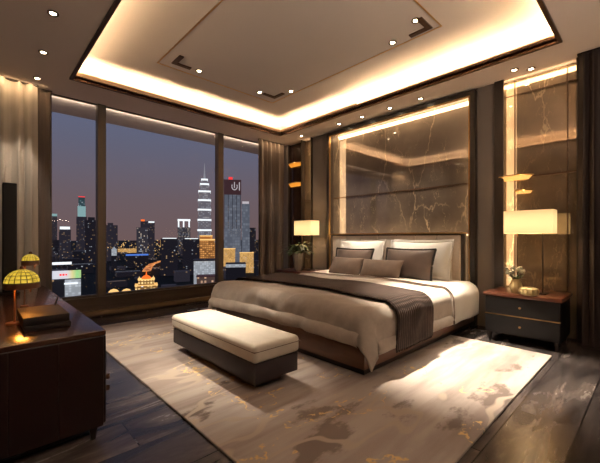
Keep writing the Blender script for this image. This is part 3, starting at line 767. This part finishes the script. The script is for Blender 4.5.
def dome_lamp(x, y, r, zr, label):
    t = thing('dome_lamp', (x, y, zt2), label, 'table lamp', 'mosaic dome lamps')
    MB().lathe(x-.03, y+.03, [(0, zt2), (r*.5, zt2), (r*.5, zt2+.008), (0, zt2+.012)], 20).build('base', 'lamp_brown', t, smooth=True)
    MB().tube([(x-.03, y+.03, zt2+.01), (x-.03, y+.03, zr+r*.2), (x, y, zr+r*.7)], .006, 8).build('stem', 'lamp_brown', t, smooth=True)
    MB().lathe(x, y, [(r*math.cos(a), zr+.02+r*.92*math.sin(a)) for a in lin(0, math.pi/2-.08, 11)], 36).build('dome_shade', 'mosaic_glass', t, smooth=True)
    MB().lathe(x, y, [(r*1.0, zr+.02), (r*1.03, zr+.018), (r*1.03, zr-.01), (r*.98, zr-.012), (r*.98, zr+.018)], 36).build('rim', 'lamp_brown', t, smooth=True)
    MB().lathe(x, y, [(0, zr+.02+r*.90), (.012, zr+.02+r*.91), (.009, zr+.035+r*.93), (0, zr+.04+r*.93)], 12).build('finial', 'lamp_brown', t, smooth=True)
    MB().tube([(x+r*.45, y-.2*r, zr+.02), (x+r*.45, y-.2*r, zr-.035)], .004, 6).build('pull', 'lamp_brown', t)
    point('dome_bulb', (x, y, zr+.01), 2.2, (1, .34, .05), .03)
    return t
dome_lamp(.185, 2.44, .080, .782, 'larger yellow mosaic glass dome lamp at the front of the console')
dome_lamp(.275, 3.02, .050, .872, 'smaller yellow mosaic glass dome lamp standing behind the larger one')
sp_ = thing('tower_speaker', (.21, 3.86, zt2), 'slim tall black tower speaker standing on the console before the curtain', 'speaker')
MB().box(.16, .255, 3.80, 3.90, zt2+.012, 1.52, .006).build('cabinet', 'black_plastic', sp_, smooth=True)
MB().box(.14, .275, 3.78, 3.92, zt2, zt2+.012, .003).build('foot', 'black_plastic', sp_)
MB().box(.165, .25, 3.795, 3.80, .66, 1.49, .002).build('grille', 'black_plastic', sp_)
s2 = thing('speaker', (.06, 3.72, zt2), 'lower black speaker beside the tower speaker at the left edge', 'speaker')
MB().box(.01, .135, 3.66, 3.80, zt2, 1.07, .006).build('cabinet', 'black_plastic', s2, smooth=True)
MB().box(.02, .125, 3.655, 3.66, .62, 1.05, .002).build('grille', 'box_black', s2)

# ------------------------------------------------------------------ ceiling fittings
proto = None
def downlight(x, y, z, label, group):
    global proto
    if proto is None:
        proto = thing('downlight', (x, y, z), label, 'downlight', group)
        MB().lathe(x, y, [(.022, z-.001), (.040, z-.001), (.040, z-.008), (.028, z-.010), (.022, z-.004)], 20).build('trim_ring', 'bronze', proto, smooth=True)
        MB().lathe(x, y, [(0, z-.005), (.022, z-.005)], 20).build('lens', 'lens', proto)
        return proto
    return copy_tree(proto, (x, y, z), label, group)
GL = 'ceiling downlights'
for x, y, s in ((.446, 3.336, 'nearest of the three left ceiling downlights, above the console'), (.47, 4.10, 'middle of the three left ceiling downlights above the console'),
                (.50, 4.815, 'left ceiling downlight closest to the window curtain'),
                (4.15, 4.33, 'ceiling downlight above the narrow far marble strip and lamp'), (4.15, 3.47, 'ceiling downlight over the far end of the headboard panel'),
                (4.15, 3.03, 'second ceiling downlight along the headboard panel from the window'), (4.15, 2.56, 'third ceiling downlight along the headboard panel from the window'),
                (4.15, 2.11, 'ceiling downlight over the near end of the headboard panel'), (4.17, 1.06, 'brighter ceiling downlight above the right bedside lamp'),
                (4.27, .93, 'ceiling downlight tucked against the top of the right mirrored panel')):
    downlight(x, y, ZC, s, GL)
for x, y, s in ((1.94, 3.80, 'bright spotlight near the left end of the upper ceiling window edge'), (2.83, 3.78, 'spotlight left of the L slot in the far upper ceiling corner'),
                (3.12, 3.46, 'spotlight right of the L slot in the far upper ceiling corner'), (3.10, 1.88, 'bright spotlight on the upper ceiling line facing the right panel'),
                (2.94, 1.54, 'spotlight beside the L slot at the right upper ceiling corner')):
    downlight(x, y, ZU, s, GL)
def slot(x, y, sx, sy, label):
    m = MB().box(min(x, x-sx*.22), max(x, x-sx*.22), min(y, y-sy*.05), max(y, y-sy*.05), ZU-.012, ZU-.0002).box(min(x, x-sx*.05), max(x, x-sx*.05), min(y-sy*.05, y-sy*.22), max(y-sy*.05, y-sy*.22), ZU-.012, ZU-.0002)
    tag(m.build('light_slot', 'bronze'), label, 'ceiling fitting', 'L-shaped ceiling slots')
slot(1.62, 3.84, -1, 1, 'dark L-shaped ceiling slot in the left upper ceiling corner')
slot(3.11, 3.80, 1, 1, 'dark L-shaped ceiling slot in the far upper ceiling corner')
slot(3.15, 1.48, 1, -1, 'dark L-shaped ceiling slot in the right upper ceiling corner')

# ------------------------------------------------------------------ the city outside
GZ = -60
struct('city_ground', MB().quad((-4000, 150, GZ), (9000, 150, GZ), (9000, 9000, GZ), (-4000, 9000, GZ)), 'city_tree')
def tower(name, x, y, w, top, face, mat, label, d=None, group=None, base=GZ):
    t = thing(name, (x, y, base), label, 'building', group, rot=(0, 0, R(face)))
    d = d or w*.8
    MB().box(-w/2, w/2, 0, d, 0, top-base).boxuv().build('facade', mat, t, local=True)
    return t
def extra(t, name, mat, x0, x1, y0, y1, z0, z1):   # z in world height
    b_ = t.location.z
    return MB().box(x0, x1, y0, y1, z0-b_, z1-b_).boxuv().build(name, mat, t, local=True)
placed = []
def reg(x, y, w): placed.append((x, y, w))
def T(*a, **k):
    reg(a[1], a[2], a[3]); return tower(*a, **k)
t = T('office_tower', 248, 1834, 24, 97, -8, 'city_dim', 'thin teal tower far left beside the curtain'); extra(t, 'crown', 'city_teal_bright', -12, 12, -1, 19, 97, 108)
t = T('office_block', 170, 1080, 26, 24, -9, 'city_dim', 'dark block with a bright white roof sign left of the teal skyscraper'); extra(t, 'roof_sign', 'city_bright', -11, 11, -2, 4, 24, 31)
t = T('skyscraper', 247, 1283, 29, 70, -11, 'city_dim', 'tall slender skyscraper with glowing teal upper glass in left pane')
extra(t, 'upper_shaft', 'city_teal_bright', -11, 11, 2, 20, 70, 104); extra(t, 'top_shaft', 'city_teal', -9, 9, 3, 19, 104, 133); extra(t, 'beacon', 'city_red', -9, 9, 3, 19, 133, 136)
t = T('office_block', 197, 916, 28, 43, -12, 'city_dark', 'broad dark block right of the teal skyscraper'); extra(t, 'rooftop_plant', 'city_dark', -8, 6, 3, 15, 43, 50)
t = T('office_block', 259, 995, 29, 35, -15, 'city_dim', 'dim windowed block just right of the first mullion'); extra(t, 'rooftop_plant', 'city_dim', -9, 4, 3, 15, 35, 41)
t = T('turret', 176, 660, 9, -30, -15, 'city_low', 'small floodlit white turret below the dim block'); extra(t, 'lit_lantern', 'city_white', -4, 4, -.3, 7, -30, -20); MB().lathe(0, 3.5, [(5, -20-GZ), (4, -19-GZ), (2, -17-GZ), (0, -14-GZ)], 8).build('roof', 'city_white', t, local=True)
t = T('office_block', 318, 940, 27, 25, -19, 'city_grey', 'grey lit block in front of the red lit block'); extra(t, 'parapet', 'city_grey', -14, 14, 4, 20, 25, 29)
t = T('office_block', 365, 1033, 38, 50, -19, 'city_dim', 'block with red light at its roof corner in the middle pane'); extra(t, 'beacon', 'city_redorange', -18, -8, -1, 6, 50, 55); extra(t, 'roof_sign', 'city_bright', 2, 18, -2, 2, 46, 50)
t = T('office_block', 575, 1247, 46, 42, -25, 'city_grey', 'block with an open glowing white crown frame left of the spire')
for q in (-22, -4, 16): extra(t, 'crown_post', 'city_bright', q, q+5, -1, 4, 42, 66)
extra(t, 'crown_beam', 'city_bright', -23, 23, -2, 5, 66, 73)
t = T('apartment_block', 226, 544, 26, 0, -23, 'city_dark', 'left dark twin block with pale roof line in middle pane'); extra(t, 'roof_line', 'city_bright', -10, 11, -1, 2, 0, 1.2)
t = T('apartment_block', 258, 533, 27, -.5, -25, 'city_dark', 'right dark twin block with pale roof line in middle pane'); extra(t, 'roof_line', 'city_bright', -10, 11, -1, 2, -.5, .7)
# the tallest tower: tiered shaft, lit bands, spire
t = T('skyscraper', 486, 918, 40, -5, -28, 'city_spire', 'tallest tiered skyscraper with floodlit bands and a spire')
zz = -5
for i, (w, hh) in enumerate(((38, 32), (37, 30), (36, 30), (35, 28), (33, 26), (24, 22), (17, 14))):
    extra(t, 'tier', 'city_spire', -w/2, w/2, 16-w/2, 16+w/2, zz, zz+hh)
    extra(t, 'light_band', 'city_bright', -w/2-1, w/2+1, 15-w/2, 17+w/2, zz+hh-5.5, zz+hh-.5); zz += hh
MB().tube([(0, 16, zz-GZ), (0, 16, zz+18-GZ), (0, 16, zz+46-GZ)], [3.2, 2.0, .5], 8).build('spire', 'city_spire', t, local=True)
t = T('market_hall', 340, 642, 44, -4, -28, 'city_orange', 'wide orange floodlit hall at the foot of the tallest skyscraper'); extra(t, 'roof_band', 'city_gold_bright', -23, 23, -2, 3, -4, -1)
extra(t, 'upper_hall', 'city_orange', -10, 16, 6, 30, -4, 6); extra(t, 'upper_band', 'city_gold_bright', -10, 16, 4, 7, 4.5, 6.5)
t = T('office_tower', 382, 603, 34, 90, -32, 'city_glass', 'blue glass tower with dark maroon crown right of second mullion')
extra(t, 'crown', 'city_maroon', -17.5, 17.5, -.6, 27.8, 90, 121); extra(t, 'beacon', 'city_red', -8, 0, 4, 10, 121, 127)
for i in range(5): extra(t, 'mullion_line', 'city_dim', -17.2+i*8.2, -16.2+i*8.2, -.5, 0, 20, 90)
lg = MB()
lg.tube([Vector((4+5.5*math.cos(a), -1.2, 107-GZ+7*math.sin(a))) for a in lin(R(150), R(390), 12)], .9, 6)
lg.box(13, 14.8, -1.8, -.8, 99-GZ, 116-GZ).box(3, 4.6, -1.8, -.8, 104-GZ, 116-GZ)
lg.build('roof_emblem', 'city_mark', t, local=True)
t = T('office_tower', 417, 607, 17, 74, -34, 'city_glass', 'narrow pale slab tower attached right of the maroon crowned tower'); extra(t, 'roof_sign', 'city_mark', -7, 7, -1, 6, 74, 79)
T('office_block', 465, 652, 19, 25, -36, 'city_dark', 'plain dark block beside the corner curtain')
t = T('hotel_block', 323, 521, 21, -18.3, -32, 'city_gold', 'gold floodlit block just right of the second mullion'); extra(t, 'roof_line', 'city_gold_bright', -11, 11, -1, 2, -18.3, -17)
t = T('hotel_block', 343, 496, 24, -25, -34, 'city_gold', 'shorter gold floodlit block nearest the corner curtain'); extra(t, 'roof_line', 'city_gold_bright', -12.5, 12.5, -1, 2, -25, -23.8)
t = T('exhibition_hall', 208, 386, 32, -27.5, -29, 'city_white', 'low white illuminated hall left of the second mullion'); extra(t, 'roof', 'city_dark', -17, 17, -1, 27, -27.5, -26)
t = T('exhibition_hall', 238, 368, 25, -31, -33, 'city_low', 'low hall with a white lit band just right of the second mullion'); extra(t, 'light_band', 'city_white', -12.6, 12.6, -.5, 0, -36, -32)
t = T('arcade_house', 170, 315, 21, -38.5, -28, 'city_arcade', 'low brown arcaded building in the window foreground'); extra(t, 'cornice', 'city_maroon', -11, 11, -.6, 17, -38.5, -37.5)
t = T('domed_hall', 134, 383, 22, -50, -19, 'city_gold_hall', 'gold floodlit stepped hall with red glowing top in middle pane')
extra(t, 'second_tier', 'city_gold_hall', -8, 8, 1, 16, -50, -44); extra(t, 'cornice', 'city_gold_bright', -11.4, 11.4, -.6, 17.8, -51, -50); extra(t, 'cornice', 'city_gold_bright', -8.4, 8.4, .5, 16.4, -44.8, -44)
MB().lathe(0, 8, [(5, -44-GZ), (4.6, -42.5-GZ), (3, -40.8-GZ), (.9, -40-GZ), (.4, -37-GZ), (0, -35-GZ)], 16).build('dome', 'city_redorange', t, local=True, smooth=True)
for q in (-7, 7): MB().lathe(q, 3, [(1.6, -44-GZ), (1.3, -42.6-GZ), (.3, -41.5-GZ), (0, -40-GZ)], 10).build('side_dome', 'city_gold_bright', t, local=True)
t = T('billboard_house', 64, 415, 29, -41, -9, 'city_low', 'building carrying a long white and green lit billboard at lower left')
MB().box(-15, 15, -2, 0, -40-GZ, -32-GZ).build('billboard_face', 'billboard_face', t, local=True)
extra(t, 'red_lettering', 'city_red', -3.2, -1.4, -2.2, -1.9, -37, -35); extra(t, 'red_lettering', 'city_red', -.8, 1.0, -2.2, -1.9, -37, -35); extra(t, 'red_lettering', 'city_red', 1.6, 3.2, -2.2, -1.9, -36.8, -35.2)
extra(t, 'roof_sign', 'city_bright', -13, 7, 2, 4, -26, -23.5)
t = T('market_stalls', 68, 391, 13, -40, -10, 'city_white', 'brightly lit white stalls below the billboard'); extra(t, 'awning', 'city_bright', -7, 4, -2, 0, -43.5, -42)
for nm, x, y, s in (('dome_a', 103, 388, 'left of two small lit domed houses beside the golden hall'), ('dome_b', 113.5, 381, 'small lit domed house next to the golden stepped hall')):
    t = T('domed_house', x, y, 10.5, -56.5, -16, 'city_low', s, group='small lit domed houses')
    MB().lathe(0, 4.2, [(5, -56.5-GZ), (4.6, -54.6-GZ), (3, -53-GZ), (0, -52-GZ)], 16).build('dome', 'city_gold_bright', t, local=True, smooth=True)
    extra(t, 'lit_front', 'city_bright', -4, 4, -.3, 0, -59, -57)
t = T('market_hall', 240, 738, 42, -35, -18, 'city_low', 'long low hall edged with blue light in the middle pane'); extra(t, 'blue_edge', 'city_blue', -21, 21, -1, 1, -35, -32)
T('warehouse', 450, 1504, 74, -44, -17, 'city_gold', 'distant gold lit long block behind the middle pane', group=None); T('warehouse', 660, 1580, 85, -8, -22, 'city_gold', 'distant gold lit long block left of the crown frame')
# anonymous low blocks
rnd = random.Random(21); mats = ['city_low', 'city_dark', 'city_low', 'city_dim', 'city_low']
n_ = 0; tries = 0
while n_ < 95 and tries < 4000:
    tries += 1
    az = R(rnd.uniform(4, 44)); D = 420*math.exp(rnd.random()*1.45); w = rnd.uniform(14, 34)*(.7+D/1500)
    x, y = D*math.sin(az), D*math.cos(az)
    if any(math.hypot(x-a, y-b) < (w+c)*.75+6 for a, b, c in placed): continue
    top = GZ + rnd.uniform(7, 26)*(.5+D/1100)
    if any(abs(math.atan2(x, y)-math.atan2(a, b)) < (w+c)*.6/max(300, D) and D < math.hypot(a, b) and D > 330 for a, b, c in placed[19:28]): top = min(top, GZ+7)
    if 72 < x < 130 and D < 460: continue
    if 18.5 < math.degrees(az) < 23.6 and D < 1050: top = GZ + 3
    reg(x, y, w)
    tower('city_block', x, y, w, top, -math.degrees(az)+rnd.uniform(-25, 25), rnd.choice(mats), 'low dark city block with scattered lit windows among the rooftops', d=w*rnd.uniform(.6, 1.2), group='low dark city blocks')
    n_ += 1
tag(bpy.data.objects['city_block'], None)
# lit avenue
av = MB(); pts = [(196, 560), (211, 598), (228, 640), (262, 715), (330, 820), (400, 930), (470, 1100)]
for (a, b), (c, d) in zip(pts, pts[1:]):
    n = Vector((d-b, a-c, 0)).normalized()*(9-4.5*b/1000)
    av.quad((a+n.x, b+n.y, GZ+8), (a-n.x, b-n.y, GZ+8), (c-n.x, d-n.y, GZ+8), (c+n.x, d+n.y, GZ+8))
tag(av.build('avenue', 'avenue_traffic'), 'curving avenue glowing orange with traffic lights between dark blocks', 'road')
# street lamps and far lights nobody could count
rnd = random.Random(5)
for nm, mat, n, rr in (('warm_city_lights', 'city_gold_bright', 520, .62), ('white_city_lights', 'city_bright', 130, .5), ('red_city_lights', 'city_redorange', 50, .55)):
    m = MB()
    for i in range(n):
        az = R(rnd.uniform(3, 45)); D = 380*math.exp(rnd.random()**.6*2.0); s = rr*D/900*rnd.uniform(.5, 1.15)
        q = bmesh.ops.create_icosphere(m.bm, subdivisions=1, radius=s)
        bmesh.ops.translate(m.bm, verts=q['verts'], vec=(D*math.sin(az), D*math.cos(az), GZ+rnd.uniform(4, 22)*(.4+D/1300)))
    if nm.startswith('warm'):
        for i in range(200):
            az = R(rnd.uniform(13, 29)); D = rnd.uniform(900, 2600); s = D/900*rnd.uniform(.5, 1.2)
            q = bmesh.ops.create_icosphere(m.bm, subdivisions=1, radius=s)
            bmesh.ops.translate(m.bm, verts=q['verts'], vec=(D*math.sin(az), D*math.cos(az), rnd.uniform(-46, -14)))
    tag(m.build(nm, mat), {'warm_city_lights': 'amber street lights scattered over the dark city', 'white_city_lights': 'white lamps scattered over the dark city', 'red_city_lights': 'red signal lights scattered over the dark city'}[nm], 'lights', kind='stuff')

# ------------------------------------------------------------------ lights
z = ZC+.045
P_ = 1.15
strip('cove_window', (ox0, oy1+.10, z), (ox1, oy1+.10, z), .03, 30*P_, (0, -.25, 1))
strip('cove_head', (ox1+.10, oy0, z), (ox1+.10, oy1, z), .03, 40*P_, (-.25, 0, 1))
strip('cove_left', (ox0-.10, oy0, z), (ox0-.10, oy1, z), .03, 22*P_, (.25, 0, 1))
strip('cove_near', (ox0, oy0-.10, z), (ox1, oy0-.10, z), .03, 22*P_, (0, .25, 1))
# headboard panel back light, behind the frame lip
strip('panel_top', (4.335, 1.54, 2.775), (4.335, 3.82, 2.775), .05, 12, (1, 0, -.35))
strip('panel_near', (4.335, 1.54, .3), (4.335, 1.54, 2.76), .05, 5, (1, .4, 0))
strip('panel_far', (4.34, 3.73, .3), (4.34, 3.73, 2.72), .13, 3.2, (1, -.05, 0))
strip('panel_low', (4.30, 1.65, 1.09), (4.30, 3.6, 1.09), .02, 3, (.8, 0, 1))
# bedside niche glow
strip('niche_top', (4.365, .58, 2.80), (4.365, 1.25, 2.80), .05, 1.3, (1, 0, -.3))
strip('niche_side', (4.37, 1.165, .5), (4.37, 1.165, 2.80), .10, 2.1, (1, -.1, 0))
strip('far_niche_side', (4.38, 4.30, 1.78), (4.38, 4.30, 2.8), .015, 1.5, (.6, 1, 0))
# curtain pockets
strip('curtain_pocket_left', (-.1, 4.97, 2.845), (.62, 4.97, 2.845), .02, 2.2, (0, .35, -1))
strip('curtain_pocket_right', (3.72, 4.90, 2.83), (4.25, 4.90, 2.83), .02, 1.5, (0, .35, -1))
strip('soffit_fill', (-.3, YW+.09, 2.80), (4.4, YW+.09, 2.80), .02, 5, (0, 1, .45), (1, .78, .58))  # unseen fill added outside the glass to brighten the soffit
# downlight beams
spot('beam_rug_right', (3.10, 1.88, ZU-.02), (3.05, 1.15, 0), 1350, 42, .9)
spot('beam_night', (4.17, 1.06, ZC-.02), (3.3, 1.15, 0), 100, 40, .8)
spot('beam_bench', (1.94, 3.80, ZU-.02), (1.50, 2.50, .3), 480, 28, .9)
spot('beam_left_rug', (.446, 3.336, ZC-.02), (1.2, 3.2, 0), 260, 46, .8)
spot('beam_left_console', (.47, 4.10, ZC-.02), (.40, 3.6, .5), 8, 50, .8)
spot('beam_curtain_left', (.36, 4.60, ZC-.02), (.34, 5.06, 1.5), 55, 34, .6)
spot('beam_curtain_right', (3.98, 4.50, ZC-.02), (3.98, 5.0, 1.3), 30, 30, .6)
for i, y in enumerate((3.47, 3.03, 2.56, 2.11)): spot('beam_head_%d' % i, (4.03, y, ZC-.02), (4.14, y, .8), 95, 52, .8)
spot('beam_far_lamp', (4.15, 4.33, ZC-.02), (4.1, 4.33, .5), 22, 50, .8)
spot('beam_bed', (3.12, 3.46, ZU-.02), (3.1, 2.7, .5), 70, 50, .9)
spot('beam_bed_b', (2.94, 1.54, ZU-.02), (3.0, 1.9, .5), 60, 40, .9)
# unseen fill lights added behind the viewpoint
o, l = area('unseen_fill_down', (.6, -.9, ZC-.03), 1.4, .6, 13, (1, .80, .60))

o, l = area('unseen_fill_up', (1.2, -1.3, 1.55), 1.6, .3, 75, (1, .80, .62)); o.rotation_euler = (R(180-14), 0, 0)  # added fill thrown upward to brighten the ceiling
# dusk sky
w = bpy.data.worlds.new('dusk'); bpy.context.scene.world = w; w.use_nodes = True
nt = w.node_tree; nt.nodes.clear()
out = nd(nt, 'ShaderNodeOutputWorld'); bg = nd(nt, 'ShaderNodeBackground'); nt.links.new(bg.outputs[0], out.inputs[0])
tc = nd(nt, 'ShaderNodeTexCoord'); sx = nd(nt, 'ShaderNodeSeparateXYZ'); nt.links.new(tc.outputs['Generated'], sx.inputs[0])
r = nd(nt, 'ShaderNodeValToRGB'); e = r.color_ramp.elements
e[0].position = 0; e[0].color = (.125, .080, .078, 1); e[1].position = .42; e[1].color = (.085, .115, .20, 1)
k = e.new(.10); k.color = (.118, .086, .095, 1); k = e.new(.24); k.color = (.098, .098, .140, 1); k = e.new(1.0); k.color = (.03, .05, .11, 1)
nt.links.new(sx.outputs[2], r.inputs[0]); nt.links.new(r.outputs[0], bg.inputs[0]); bg.inputs[1].default_value = .95

# ------------------------------------------------------------------ camera
cam = bpy.data.cameras.new('camera'); co_ = bpy.data.objects.new('camera', cam); C.objects.link(co_)
cam.sensor_width = 36; cam.lens = 340.6/600*36; cam.shift_y = 6.5/600; cam.clip_end = 20000; cam.clip_start = .05
co_.location = (0, 0, 1.05); co_.rotation_euler = (R(90), 0, -math.atan2(.689, .7246))
sc = bpy.context.scene; sc.camera = co_
sc.view_settings.view_transform = 'Standard'
try: sc.view_settings.look = 'None'
except Exception: pass
sc.view_settings.exposure = .45
sc.cycles.use_denoising = True
sc.cycles.sample_clamp_indirect = 4
sc.cycles.max_bounces = 8
